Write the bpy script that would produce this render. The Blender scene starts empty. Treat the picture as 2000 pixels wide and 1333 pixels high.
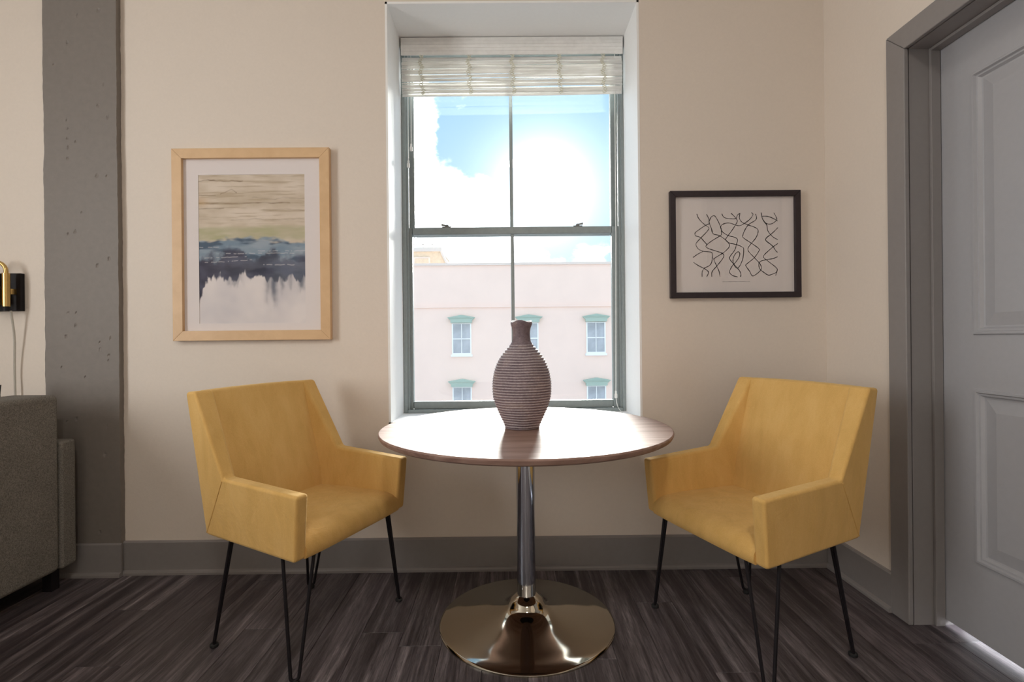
import bpy, bmesh, math, random
import numpy as np
from mathutils import Vector, Matrix, noise as mnoise
from math import pi, sin, cos, radians, sqrt, exp

SC = bpy.context.scene
COL = SC.collection
RND = random.Random(7)

# ------------------------------------------------------------------ camera
cd = bpy.data.cameras.new('camera')
cam = bpy.data.objects.new('camera', cd)
COL.objects.link(cam)
cd.sensor_fit = 'HORIZONTAL'
cd.sensor_width = 36.0
cd.lens = 18.0
cd.shift_y = -4.07 / 2000.0
cd.clip_start = 0.02
cd.clip_end = 500
cam.matrix_world = (Matrix.Translation((0, 0, 1.09)) @ Matrix.Rotation(-0.0038, 4, 'Z')
                    @ Matrix.Rotation(pi / 2, 4, 'X') @ Matrix.Rotation(-0.0097, 4, 'Z'))
SC.camera = cam

# ------------------------------------------------------------------ look
vs = SC.view_settings
vs.view_transform = 'Standard'
vs.look = 'None'
vs.gamma = 1.0
vs.use_curve_mapping = False
vs.exposure = 0.46

# ------------------------------------------------------------------ sky
SUN_DIR = Vector((0.0666, 0.9998, 0.2898)).normalized()


def build_world():
    w = bpy.data.worlds.new('sky')
    SC.world = w
    w.use_nodes = True
    nt = w.node_tree
    nt.nodes.clear()
    N = nt.nodes.new
    L = nt.links.new
    out = N('ShaderNodeOutputWorld')
    bg = N('ShaderNodeBackground')
    L(bg.outputs[0], out.inputs[0])
    tc = N('ShaderNodeTexCoord')
    nrm = N('ShaderNodeVectorMath'); nrm.operation = 'NORMALIZE'
    L(tc.outputs['Generated'], nrm.inputs[0])
    d = nrm.outputs[0]

    def math_(op, a, b=None, c=None, clamp=False):
        n = N('ShaderNodeMath'); n.operation = op; n.use_clamp = clamp
        for i, v in enumerate((a, b, c)):
            if v is None:
                continue
            if isinstance(v, (int, float)):
                n.inputs[i].default_value = v
            else:
                L(v, n.inputs[i])
        return n.outputs[0]

    def blob(vec, width):
        v = Vector(vec).normalized()
        dt = N('ShaderNodeVectorMath'); dt.operation = 'DOT_PRODUCT'
        L(d, dt.inputs[0]); dt.inputs[1].default_value = v
        t = math_('MULTIPLY_ADD', dt.outputs['Value'], 1.0 / width ** 2, -1.0 / width ** 2)
        return math_('POWER', 2.71828, t)

    sep = N('ShaderNodeSeparateXYZ'); L(d, sep.inputs[0])
    el = math_('MAXIMUM', sep.outputs['Z'], 0.0)
    ramp = N('ShaderNodeValToRGB'); L(el, ramp.inputs[0])
    e = ramp.color_ramp.elements
    e[0].position = 0.0; e[0].color = (0.60, 0.72, 0.80, 1)
    e[1].position = 1.0; e[1].color = (0.20, 0.38, 0.68, 1)
    k = e.new(0.22); k.color = (0.47, 0.66, 0.80, 1)
    k = e.new(0.42); k.color = (0.36, 0.57, 0.78, 1)
    mp = N('ShaderNodeMapping'); L(d, mp.inputs[0])
    mp.inputs['Scale'].default_value = (1.0, 1.0, 1.5)
    mp.inputs['Location'].default_value = (3.1, 0.4, 0.2)
    nz = N('ShaderNodeTexNoise'); L(mp.outputs[0], nz.inputs['Vector'])
    nz.inputs['Scale'].default_value = 6.5
    nz.inputs['Detail'].default_value = 9
    nz.inputs['Roughness'].default_value = 0.58
    cov = math_('ADD', nz.outputs['Fac'], -0.03)
    cov = math_('MULTIPLY_ADD', blob((-0.19, 1, 0.20), 0.12), 0.42, cov)
    cov = math_('MULTIPLY_ADD', blob((-0.10, 1, 0.12), 0.10), 0.25, cov)
    cov = math_('MULTIPLY_ADD', blob((0.0, 1, 0.20), 0.05), 0.20, cov)
    cov = math_('MULTIPLY_ADD', blob((0.17, 1, 0.16), 0.05), 0.20, cov)
    cov = math_('MULTIPLY_ADD', blob((0.0, 1, 0.50), 0.09), 0.14, cov)
    cov = math_('MULTIPLY_ADD', blob((0.16, 1, 0.36), 0.12), -0.60, cov)
    cov = math_('MULTIPLY_ADD', blob((-0.06, 1, 0.385), 0.05), -0.40, cov)
    mr = N('ShaderNodeMapRange'); mr.interpolation_type = 'SMOOTHSTEP'
    L(cov, mr.inputs['Value'])
    mr.inputs['From Min'].default_value = 0.46
    mr.inputs['From Max'].default_value = 0.62
    nz2 = N('ShaderNodeTexNoise'); L(mp.outputs[0], nz2.inputs['Vector'])
    nz2.inputs['Scale'].default_value = 14
    nz2.inputs['Detail'].default_value = 6
    cr = N('ShaderNodeValToRGB'); L(nz2.outputs['Fac'], cr.inputs[0])
    cr.color_ramp.elements[0].position = 0.36; cr.color_ramp.elements[0].color = (1.1, 1.15, 1.2, 1)
    cr.color_ramp.elements[1].position = 0.7; cr.color_ramp.elements[1].color = (5.0, 5.0, 5.0, 1)
    mix = N('ShaderNodeMix'); mix.data_type = 'RGBA'
    L(mr.outputs[0], mix.inputs['Factor']); L(ramp.outputs[0], mix.inputs['A']); L(cr.outputs[0], mix.inputs['B'])
    # aureole of the sun behind thin cloud
    dts = N('ShaderNodeVectorMath'); dts.operation = 'DOT_PRODUCT'
    L(d, dts.inputs[0]); dts.inputs[1].default_value = SUN_DIR
    th = math_('SQRT', math_('MAXIMUM', math_('MULTIPLY_ADD', dts.outputs['Value'], -2.0, 2.0), 0.0))
    g = math_('MULTIPLY', math_('POWER', 2.71828, math_('MULTIPLY', th, -1.0 / 0.040)), 4.0)
    gc = N('ShaderNodeMix'); gc.data_type = 'RGBA'; gc.blend_type = 'ADD'
    gc.inputs['Factor'].default_value = 1.0
    L(mix.outputs['Result'], gc.inputs['A']); L(g, gc.inputs['B'])
    L(gc.outputs['Result'], bg.inputs['Color'])
    bg.inputs['Strength'].default_value = 1.0


build_world()

# veiled sun behind thin cloud, straight ahead through the window
sl = bpy.data.lights.new('sun', 'SUN')
sl.energy = 12.5
sl.angle = radians(18)
sl.color = (1.0, 0.96, 0.9)
so = bpy.data.objects.new('sun', sl)
COL.objects.link(so)
so.rotation_euler = SUN_DIR.to_track_quat('Z', 'Y').to_euler()

# added fill light, set at an invented side window left of the camera
al = bpy.data.lights.new('side_fill_light', 'AREA')
al.shape = 'RECTANGLE'; al.size = 1.9; al.size_y = 1.1
al.energy = 46
al.color = (1.0, 0.98, 0.95)
ao = bpy.data.objects.new('side_fill_light', al)
COL.objects.link(ao)
ao.location = (-3.56, -0.08, 1.75)
ao.rotation_euler = (0, radians(-90), 0)   # shines along +X

# ------------------------------------------------------------------ helpers


def link(o, parent=None):
    COL.objects.link(o)
    if parent is not None:
        o.parent = parent
    return o


def tag(o, label=None, cat=None, group=None, kind=None):
    if label: o['label'] = label
    if cat: o['category'] = cat
    if group: o['group'] = group
    if kind: o['kind'] = kind
    return o


def empty(name, loc=(0, 0, 0), rz=0.0, parent=None):
    o = bpy.data.objects.new(name, None)
    link(o, parent)
    o.location = loc
    o.rotation_euler = (0, 0, rz)
    o.empty_display_size = 0.1
    return o


class MB:
    """collects geometry for ONE mesh object"""

    def __init__(s):
        s.v = []; s.f = []

    def add(s, v, f):
        n = len(s.v)
        s.v += [tuple(p) for p in v]
        s.f += [tuple(i + n for i in q) for q in f]
        return s

    def box(s, x0, x1, y0, y1, z0, z1):
        v = [(x, y, z) for z in (z0, z1) for y in (y0, y1) for x in (x0, x1)]
        return s.add(v, [(0, 2, 3, 1), (4, 5, 7, 6), (0, 1, 5, 4), (2, 6, 7, 3), (0, 4, 6, 2), (1, 3, 7, 5)])

    def hexa(s, p):
        """8 points: bottom 0-3 ccw, top 4-7 ccw"""
        return s.add(p, [(3, 2, 1, 0), (4, 5, 6, 7), (0, 1, 5, 4), (1, 2, 6, 5), (2, 3, 7, 6), (3, 0, 4, 7)])

    def prism(s, pts, axis, a, b):
        """polygon pts (2D) extruded along axis from a to b"""
        n = len(pts)

        def mk(p, t):
            return (t, p[0], p[1]) if axis == 'x' else (p[0], t, p[1]) if axis == 'y' else (p[0], p[1], t)
        v = [mk(p, a) for p in pts] + [mk(p, b) for p in pts]
        f = [tuple(range(n)), tuple(range(2 * n - 1, n - 1, -1))]
        f += [(i, i + n, (i + 1) % n + n, (i + 1) % n) for i in range(n)]
        return s.add(v, f)

    def lathe(s, prof, n=64, cx=0, cy=0, cap0=True, cap1=True, wob=None):
        v = []
        for i, (r, z) in enumerate(prof):
            for j in range(n):
                a = 2 * pi * j / n
                rr, zz = (r, z) if wob is None else wob(i, a, r, z)
                v.append((cx + rr * cos(a), cy + rr * sin(a), zz))
        f = []
        for i in range(len(prof) - 1):
            for j in range(n):
                k = (j + 1) % n
                f.append((i * n + j, i * n + k, (i + 1) * n + k, (i + 1) * n + j))
        if cap0: f.append(tuple(range(n - 1, -1, -1)))
        if cap1: f.append(tuple(range((len(prof) - 1) * n, len(prof) * n)))
        return s.add(v, f)

    def tube(s, pts, r, n=8, caps=True):
        pts = [Vector(p) for p in pts]
        rs = r if isinstance(r, (list, tuple)) else [r] * len(pts)
        v = []; f = []
        up = Vector((0, 0, 1)); prev = None
        for i, p in enumerate(pts):
            t = (pts[min(i + 1, len(pts) - 1)] - pts[max(i - 1, 0)]).normalized()
            if prev is None:
                a = t.cross(up if abs(t.z) < 0.9 else Vector((1, 0, 0))).normalized()
            else:
                a = (prev - t * prev.dot(t)).normalized()
            prev = a
            b = t.cross(a)
            for j in range(n):
                q = 2 * pi * j / n
                v.append(p + (a * cos(q) + b * sin(q)) * rs[i])
        for i in range(len(pts) - 1):
            for j in range(n):
                k = (j + 1) % n
                f.append((i * n + j, i * n + k, (i + 1) * n + k, (i + 1) * n + j))
        if caps:
            f.append(tuple(range(n - 1, -1, -1)))
            f.append(tuple(range((len(pts) - 1) * n, len(pts) * n)))
        return s.add(v, f)

    def mesh(s, name, mat, smooth=False, fix=True, sharp=40):
        me = bpy.data.meshes.new(name)
        me.from_pydata(s.v, [], s.f)
        if fix:
            bm = bmesh.new(); bm.from_mesh(me)
            bmesh.ops.recalc_face_normals(bm, faces=bm.faces)
            if smooth and sharp < 180:
                for e in bm.edges:
                    if len(e.link_faces) == 2 and e.calc_face_angle(0.0) > radians(sharp):
                        e.smooth = False
            bm.to_mesh(me); bm.free()
        if mat is not None:
            me.materials.append(mat)
        if smooth:
            me.polygons.foreach_set('use_smooth', [True] * len(me.polygons))
        me.update()
        return me

    def build(s, name, mat, parent=None, smooth=False, bevel=0, seg=2, subsurf=0, loc=None, fix=True, sharp=40):
        o = bpy.data.objects.new(name, s.mesh(name, mat, smooth or bevel > 0 or subsurf > 0, fix, 180 if bevel else sharp))
        link(o, parent)
        if loc: o.location = loc
        if bevel:
            m = o.modifiers.new('bevel', 'BEVEL'); m.width = bevel; m.segments = seg
            m.limit_method = 'ANGLE'; m.angle_limit = radians(25); m.harden_normals = True
        if subsurf:
            m = o.modifiers.new('subdivision', 'SUBSURF'); m.levels = subsurf; m.render_levels = subsurf
        return o


def smooth_path(pts, per=8):
    """Catmull-Rom through 2D or 3D points"""
    P = [Vector(p) for p in pts]
    if len(P) < 3:
        return P
    P = [P[0] * 2 - P[1]] + P + [P[-1] * 2 - P[-2]]
    out = []
    for i in range(1, len(P) - 2):
        a, b, c, d = P[i - 1], P[i], P[i + 1], P[i + 2]
        for k in range(per):
            t = k / per
            out.append(0.5 * ((2 * b) + (c - a) * t + (2 * a - 5 * b + 4 * c - d) * t * t + (3 * b - a - 3 * c + d) * t ** 3))
    out.append(P[-2])
    return out


# ------------------------------------------------------------------ materials


class Mat:
    def __init__(s, name, color, rough=0.5, metal=0.0, spec=0.5, **kw):
        s.m = bpy.data.materials.new(name)
        s.m.use_nodes = True
        s.nt = s.m.node_tree
        s.b = s.nt.nodes['Principled BSDF']
        s.b.inputs['Base Color'].default_value = (*color, 1)
        s.b.inputs['Roughness'].default_value = rough
        s.b.inputs['Metallic'].default_value = metal
        s.b.inputs['Specular IOR Level'].default_value = spec
        for k, v in kw.items():
            s.b.inputs[k.replace('_', ' ')].default_value = v
        s.N = s.nt.nodes.new
        s.L = s.nt.links.new

    def coords(s, scale=(1, 1, 1), kind='Object', rnd=False):
        tc = s.N('ShaderNodeTexCoord')
        mp = s.N('ShaderNodeMapping')
        mp.inputs['Scale'].default_value = scale
        if rnd:
            oi = s.N('ShaderNodeObjectInfo')
            mu = s.N('ShaderNodeMath'); mu.operation = 'MULTIPLY'; mu.inputs[1].default_value = 57.0
            s.L(oi.outputs['Random'], mu.inputs[0])
            ad = s.N('ShaderNodeVectorMath'); ad.operation = 'ADD'
            s.L(tc.outputs[kind], ad.inputs[0]); s.L(mu.outputs[0], ad.inputs[1])
            s.L(ad.outputs[0], mp.inputs[0])
        else:
            s.L(tc.outputs[kind], mp.inputs[0])
        return mp.outputs[0]

    def noise(s, vec, scale=10, detail=4, rough=0.5, dist=0.0):
        n = s.N('ShaderNodeTexNoise')
        s.L(vec, n.inputs['Vector'])
        n.inputs['Scale'].default_value = scale
        n.inputs['Detail'].default_value = detail
        n.inputs['Roughness'].default_value = rough
        n.inputs['Distortion'].default_value = dist
        return n.outputs['Fac']

    def ramp(s, fac, stops):
        r = s.N('ShaderNodeValToRGB'); s.L(fac, r.inputs[0])
        e = r.color_ramp.elements
        while len(e) < len(stops): e.new(0.5)
        for q, (p, c) in zip(e, stops):
            q.position = p
            q.color = (*c, 1) if not isinstance(c, (int, float)) else (c, c, c, 1)
        return r.outputs[0]

    def color(s, sock): s.L(sock, s.b.inputs['Base Color']); return s

    def rough(s, sock): s.L(sock, s.b.inputs['Roughness']); return s

    def bump(s, fac, strength=0.2, dist=0.01):
        b = s.N('ShaderNodeBump')
        b.inputs['Strength'].default_value = strength
        b.inputs['Distance'].default_value = dist
        s.L(fac, b.inputs['Height'])
        s.L(b.outputs[0], s.b.inputs['Normal'])
        return s

    def mixc(s, fac, a, b, mode='MIX'):
        m = s.N('ShaderNodeMix'); m.data_type = 'RGBA'; m.blend_type = mode
        for nm, v in (('Factor', fac), ('A', a), ('B', b)):
            if isinstance(v, (int, float)): m.inputs[nm].default_value = v
            elif isinstance(v, tuple): m.inputs[nm].default_value = (*v, 1)
            else: s.L(v, m.inputs[nm])
        return m.outputs['Result']


M = {}


def simple(key, color, rough=0.5, metal=0.0, bump=0.0, bscale=60, vary=0.04, **kw):
    m = Mat(key, color, rough, metal, **kw)
    c = m.coords()
    n = m.noise(c, bscale, 4, 0.6)
    lo = tuple(max(0, v * (1 - vary)) for v in color)
    hi = tuple(v * (1 + vary) for v in color)
    m.color(m.ramp(n, [(0.3, lo), (0.7, hi)]))
    if bump: m.bump(n, bump, 0.004)
    M[key] = m.m
    return m


simple('wall_paint', (0.755, 0.672, 0.588), 0.62, bump=0.12, bscale=90, vary=0.015)
simple('white_plaster', (0.93, 0.93, 0.92), 0.55, bump=0.06, bscale=60, vary=0.01)
simple('ceiling_paint', (0.82, 0.80, 0.77), 0.7, vary=0.01)
simple('grey_trim', (0.255, 0.236, 0.23), 0.38, bump=0.03, bscale=40, vary=0.03)
simple('column_paint', (0.205, 0.18, 0.16), 0.55, bump=0.10, bscale=35, vary=0.05)
simple('door_paint', (0.40, 0.40, 0.42), 0.32, bump=0.03, bscale=50, vary=0.02)
simple('window_paint', (0.27, 0.31, 0.31), 0.42, bump=0.05, bscale=50, vary=0.06)
simple('blind_white', (0.88, 0.88, 0.86), 0.5, vary=0.05, bscale=25)
simple('cord_white', (0.85, 0.85, 0.82), 0.6)
simple('bamboo_cord', (0.70, 0.68, 0.56), 0.7)
simple('black_metal', (0.010, 0.008, 0.010), 0.55, vary=0.1, spec=0.25)
simple('black_rubber', (0.01, 0.01, 0.01), 0.7)
simple('brass', (0.62, 0.42, 0.16), 0.28, 1.0, vary=0.05)
simple('mat_board', (0.82, 0.785, 0.785), 0.8, vary=0.01)
simple('drawing_paper', (0.76, 0.73, 0.72), 0.8, vary=0.01)
simple('ink', (0.02, 0.018, 0.02), 0.7)
simple('dark_frame', (0.022, 0.013, 0.017), 0.45, vary=0.2)
simple('dark_lining', (0.02, 0.02, 0.02), 0.8)
simple('subfloor', (0.03, 0.026, 0.028), 0.8)
simple('sash_lock', (0.16, 0.16, 0.15), 0.4, 0.6)
simple('pink_stucco', (0.93, 0.715, 0.625), 0.9, bscale=0.6, vary=0.025)
simple('coping', (0.78, 0.66, 0.60), 0.9)
simple('green_hood', (0.40, 0.50, 0.435), 0.8, bscale=3)
simple('white_joinery', (0.90, 0.90, 0.90), 0.6)
simple('far_glass', (0.44, 0.46, 0.50), 0.25, bscale=0.9, vary=0.25)
simple('tan_brick', (0.62, 0.54, 0.42), 0.9, bscale=4, vary=0.12)
simple('pale_roof', (0.55, 0.55, 0.54), 0.8)
simple('street', (0.62, 0.60, 0.58), 0.9)
simple('clear_cord', (0.70, 0.68, 0.62), 0.3)
M['clear_cord'].node_tree.nodes['Principled BSDF'].inputs['Transmission Weight'].default_value = 0.5


def blind_mat():
    m = Mat('blind_slats', (0.86, 0.86, 0.83), 0.5)
    n = m.noise(m.coords((0.4, 1, 3)), 30, 3)
    col = m.ramp(n, [(0.3, (0.78, 0.78, 0.75)), (0.7, (0.90, 0.90, 0.88))])
    m.color(col)
    tr_ = m.N('ShaderNodeBsdfTranslucent'); m.L(col, tr_.inputs[0])
    mx = m.N('ShaderNodeMixShader'); mx.inputs[0].default_value = 0.18
    out = m.nt.nodes['Material Output']
    m.L(m.b.outputs[0], mx.inputs[1]); m.L(tr_.outputs[0], mx.inputs[2]); m.L(mx.outputs[0], out.inputs[0])
    M['blind_slats'] = m.m


blind_mat()


def wood_frame():
    m = Mat('pale_wood', (0.7, 0.5, 0.28), 0.42)
    c = m.coords((2, 2, 2))
    n = m.noise(c, 6, 5, 0.6, 0.6)
    m.color(m.ramp(n, [(0.3, (0.66, 0.43, 0.23)), (0.7, (0.74, 0.50, 0.28))]))
    M['pale_wood'] = m.m


def floor_mat():
    m = Mat('vinyl_plank', (0.08, 0.07, 0.07), 0.38, spec=0.45)
    c = m.coords((1, 0.045, 1), rnd=True)
    c2 = m.coords((1, 0.07, 1), rnd=True)
    a = m.noise(c, 20, 7, 0.66, 0.8)
    b = m.noise(c2, 130, 6, 0.75, 0.4)
    col = m.ramp(a, [(0.30, (0.030, 0.022, 0.025)), (0.45, (0.070, 0.056, 0.060)), (0.56, (0.130, 0.108, 0.114)), (0.70, (0.26, 0.23, 0.235))])
    fine = m.ramp(b, [(0.36, 0.42), (0.50, 0.95), (0.66, 1.5)])
    col = m.mixc(1.0, col, fine, 'MULTIPLY')
    oi = m.N('ShaderNodeObjectInfo')
    tone = m.ramp(oi.outputs['Random'], [(0, 0.8), (1, 1.2)])
    m.color(m.mixc(1.0, col, tone, 'MULTIPLY'))
    m.rough(m.ramp(b, [(0.3, 0.34), (0.7, 0.50)]))
    m.bump(b, 0.3, 0.002)
    M['vinyl_plank'] = m.m


def table_wood():
    m = Mat('walnut_veneer', (0.3, 0.2, 0.15), 0.27, spec=0.30)
    c = m.coords((0.10, 1.0, 1.0))
    n = m.noise(c, 22, 7, 0.6, 0.7)
    f = m.noise(c, 120, 4, 0.6)
    col = m.ramp(n, [(0.30, (0.20, 0.115, 0.090)), (0.5, (0.32, 0.205, 0.165)), (0.70, (0.42, 0.29, 0.24))])
    m.color(m.mixc(0.35, col, m.ramp(f, [(0.35, 0.12), (0.65, 0.4)]), 'SOFT_LIGHT'))
    m.rough(m.ramp(n, [(0.3, 0.44), (0.7, 0.52)]))
    M['walnut_veneer'] = m.m


def velvet():
    m = Mat('mustard_velvet', (0.68, 0.43, 0.11), 0.85, spec=0.25)
    m.b.inputs['Sheen Weight'].default_value = 0.35
    m.b.inputs['Sheen Roughness'].default_value = 0.45
    m.b.inputs['Sheen Tint'].default_value = (1.0, 0.85, 0.5, 1)
    c = m.coords((1, 1, 0.30))
    n = m.noise(c, 16, 5, 0.6, 0.3)
    c2 = m.coords()
    f = m.noise(c2, 420, 2, 0.5)
    col = m.ramp(n, [(0.25, (0.62, 0.37, 0.11)), (0.5, (0.69, 0.42, 0.135)), (0.8, (0.75, 0.475, 0.17))])
    m.color(m.mixc(0.25, col, m.ramp(f, [(0.3, 0.3), (0.7, 0.7)]), 'SOFT_LIGHT'))
    wr = m.noise(m.coords((1, 1, 0.55)), 11, 4, 0.65, 0.6)
    m.bump(wr, 0.42, 0.016)
    M['mustard_velvet'] = m.m


def sofa_fabric():
    m = Mat('grey_weave', (0.2, 0.19, 0.18), 0.9, spec=0.2)
    c = m.coords((1, 1, 1))
    a = m.noise(c, 260, 3, 0.6)
    b = m.noise(c, 9, 3, 0.5)
    col = m.ramp(a, [(0.3, (0.105, 0.098, 0.085)), (0.7, (0.29, 0.27, 0.24))])
    m.color(m.mixc(0.4, col, m.ramp(b, [(0.3, 0.4), (0.7, 0.6)]), 'SOFT_LIGHT'))
    m.bump(a, 0.4, 0.003)
    M['grey_weave'] = m.m
    m = Mat('charcoal_fabric', (0.06, 0.06, 0.062), 0.9, spec=0.2)
    a = m.noise(m.coords(), 240, 3, 0.6)
    m.color(m.ramp(a, [(0.3, (0.04, 0.04, 0.042)), (0.7, (0.09, 0.09, 0.092))])).bump(a, 0.4, 0.003)
    M['charcoal_fabric'] = m.m


def chrome():
    m = Mat('chrome', (0.62, 0.66, 0.74), 0.07, 1.0)
    n = m.noise(m.coords(), 30, 2)
    m.rough(m.ramp(n, [(0.3, 0.05), (0.7, 0.09)]))
    M['chrome'] = m.m
    m = Mat('warm_chrome', (0.54, 0.49, 0.40), 0.06, 1.0)
    n = m.noise(m.coords(), 30, 2)
    m.rough(m.ramp(n, [(0.3, 0.05), (0.7, 0.08)]))
    M['warm_chrome'] = m.m


def vase_clay():
    m = Mat('ribbed_clay', (0.2, 0.15, 0.14), 0.55, spec=0.4)
    c = m.coords((1, 1, 1.6))
    a = m.noise(c, 13, 5, 0.6, 0.3)
    b = m.noise(c, 130, 4, 0.7)
    col = m.ramp(a, [(0.3, (0.13, 0.095, 0.11)), (0.55, (0.20, 0.152, 0.168)), (0.75, (0.31, 0.24, 0.215))])
    at = m.N('ShaderNodeAttribute'); at.attribute_name = 'glaze'
    col = m.mixc(at.outputs['Fac'], col, (0.55, 0.49, 0.50))
    m.color(m.mixc(0.6, col, m.ramp(b, [(0.3, 0.25), (0.7, 0.72)]), 'OVERLAY'))
    m.bump(b, 0.5, 0.002)
    M['ribbed_clay'] = m.m


def pane(name, tint=(0.97, 0.99, 0.99)):
    m = bpy.data.materials.new(name); m.use_nodes = True
    nt = m.node_tree; nt.nodes.clear()
    o = nt.nodes.new('ShaderNodeOutputMaterial')
    t = nt.nodes.new('ShaderNodeBsdfTransparent'); t.inputs[0].default_value = (*tint, 1)
    g = nt.nodes.new('ShaderNodeBsdfGlossy'); g.inputs['Roughness'].default_value = 0.01
    lw = nt.nodes.new('ShaderNodeLayerWeight'); lw.inputs['Blend'].default_value = 0.5   # Schlick reflectance, same from both faces
    pw = nt.nodes.new('ShaderNodeMath'); pw.operation = 'POWER'; pw.inputs[1].default_value = 5.0
    nt.links.new(lw.outputs['Facing'], pw.inputs[0])
    fr = nt.nodes.new('ShaderNodeMath'); fr.operation = 'MULTIPLY_ADD'; fr.inputs[1].default_value = 0.9; fr.inputs[2].default_value = 0.025
    nt.links.new(pw.outputs[0], fr.inputs[0])
    mx = nt.nodes.new('ShaderNodeMixShader')
    nt.links.new(fr.outputs[0], mx.inputs[0]); nt.links.new(t.outputs[0], mx.inputs[1]); nt.links.new(g.outputs[0], mx.inputs[2])
    nt.links.new(mx.outputs[0], o.inputs[0])
    M[name] = m


def vcol_mat(name, attr):
    m = Mat(name, (0.5, 0.5, 0.5), 0.85)
    a = m.N('ShaderNodeAttribute'); a.attribute_name = attr
    m.color(a.outputs['Color'])
    M[name] = m.m


wood_frame(); floor_mat(); table_wood(); velvet(); sofa_fabric(); chrome(); vase_clay()
pane('window_glass'); pane('picture_glass', (1.0, 0.99, 0.985)); vcol_mat('watercolour', 'paint')

# ------------------------------------------------------------------ the room
XL, XR = -3.6, 1.504        # left and right walls
YB, YR = 2.427, -3.0        # back wall (with the window) and rear wall
ZC = 3.3
W1, W2, WB, WT = -0.5676, 0.6148, 0.700, 2.683   # window recess
YF = 2.7215                 # where the window frame begins
YO = 2.90                   # outer face of the back wall
DJ0, DJ1 = 0.97, 1.918      # door opening along Y
XD = 1.62                   # face of the door
ZD = 2.165                  # head of the door opening


def structure(name, mb, mat, label, cat, parent=None, **kw):
    o = mb.build(name, M[mat], parent, **kw)
    tag(o, label, cat, kind='structure')
    return o


# floor: a slab with separate planks on it
fl = structure('floor', MB().box(XL, 2.9, YR, YB + 0.01, -0.06, -0.009), 'subfloor',
               'dark grey-brown wood plank floor under the table and chairs', 'floor')
PW, PL, CH = 0.152, 1.22, 0.0012


def plank(x0, x1, y0, y1):
    cx, cy = (x0 + x1) / 2, (y0 + y1) / 2
    a, b = (x1 - x0) / 2 - 0.0004, (y1 - y0) / 2 - 0.0004
    v = [(-a, -b, -0.009), (a, -b, -0.009), (a, b, -0.009), (-a, b, -0.009),
         (-a, -b, -CH), (a, -b, -CH), (a, b, -CH), (-a, b, -CH),
         (-a + CH, -b + CH, 0), (a - CH, -b + CH, 0), (a - CH, b - CH, 0), (-a + CH, b - CH, 0)]
    f = [(0, 1, 5, 4), (1, 2, 6, 5), (2, 3, 7, 6), (3, 0, 4, 7), (4, 5, 9, 8), (5, 6, 10, 9), (6, 7, 11, 10), (7, 4, 8, 11), (8, 9, 10, 11)]
    MB().add(v, f).build('plank', M['vinyl_plank'], fl, loc=(cx, cy, 0), fix=False)


x = XL
i = 0
while x < 2.9 - 1e-6:
    x1 = min(x + PW, 2.9)
    y = YR - RND.uniform(0, PL)
    while y < YB:
        y1 = y + PL
        if y1 > YR + 0.02:
            plank(x, x1, max(y, YR), min(y1, YB + 0.01))
        y = y1
    x = x1
    i += 1

# back wall around the window recess
E_ = 0.01
mb = MB()
mb.box(XL - 0.2, W1 - E_, YB, YO, -0.06, ZC)
mb.box(W2 + E_, XR + 0.3, YB, YO, -0.06, ZC)
mb.box(W1 - E_, W2 + E_, YB, YO, WT + E_, ZC)
mb.box(W1 - E_, W2 + E_, YB, YO, -0.06, WB - E_)
structure('wall_back', mb, 'wall_paint', 'cream painted wall around the deep window recess', 'wall')
mb = MB()
ly = YB - 0.001
mb.box(W1 - E_, W1, ly, YO - 0.03, WB - E_, WT + E_)
mb.box(W2, W2 + E_, ly, YO - 0.03, WB - E_, WT + E_)
mb.box(W1 - E_, W2 + E_, ly, YO - 0.03, WT, WT + E_)
mb.box(W1 - E_, W2 + E_, ly, YO - 0.03, WB - E_, WB)
structure('trim_1', mb, 'white_plaster', 'smooth white plaster lining of the deep window recess', 'window recess')

# right wall with the door opening (opening runs through to the hall behind)
mb = MB()
XW = 1.70
mb.box(XR, XW, DJ1 + 0.02, YB, -0.06, ZC)
mb.box(XR, XW, YR - 0.2, DJ0 - 0.02, -0.06, ZC)
mb.box(XR, XW, DJ0 - 0.02, DJ1 + 0.02, ZD + 0.02, ZC)
structure('wall_right', mb, 'wall_paint', 'cream side wall holding the grey panelled door', 'wall')
structure('ceiling', MB().box(XL - 0.2, XR + 0.2, YR - 0.2, YB, ZC, ZC + 0.15), 'ceiling_paint', 'white ceiling above the picture', 'ceiling')
structure('wall_rear', MB().box(XL - 0.2, XR, YR - 0.2, YR, -0.06, ZC), 'wall_paint', 'cream wall behind the viewer', 'wall')
LY0, LY1, LZ0, LZ1 = -0.68, 0.52, 0.75, 2.75
mb = MB()
mb.box(XL - 0.2, XL, YR, LY0, -0.06, ZC)
mb.box(XL - 0.2, XL, LY1, YB, -0.06, ZC)
mb.box(XL - 0.2, XL, LY0, LY1, -0.06, LZ0)
mb.box(XL - 0.2, XL, LY0, LY1, LZ1, ZC)
structure('wall_left', mb, 'wall_paint', 'cream left side wall beyond the sofa', 'wall')
w2 = empty('fill_window', (0, 0, 0)); tag(w2, 'added window for the fill light in the unseen left wall', 'window', kind='structure')  # unseen window, added as an opening for the side fill light
mb = MB()
for a, b in ((LY0, LY0 + 0.06), (-0.11, -0.05), (LY1 - 0.06, LY1)): mb.box(XL - 0.12, XL - 0.06, a, b, LZ0, LZ1)
for a, b in ((LZ0, LZ0 + 0.06), (LZ1 - 0.06, LZ1)): mb.box(XL - 0.12, XL - 0.06, LY0, LY1, a, b)
mb.build('window_frame', M['window_paint'], w2)

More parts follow.
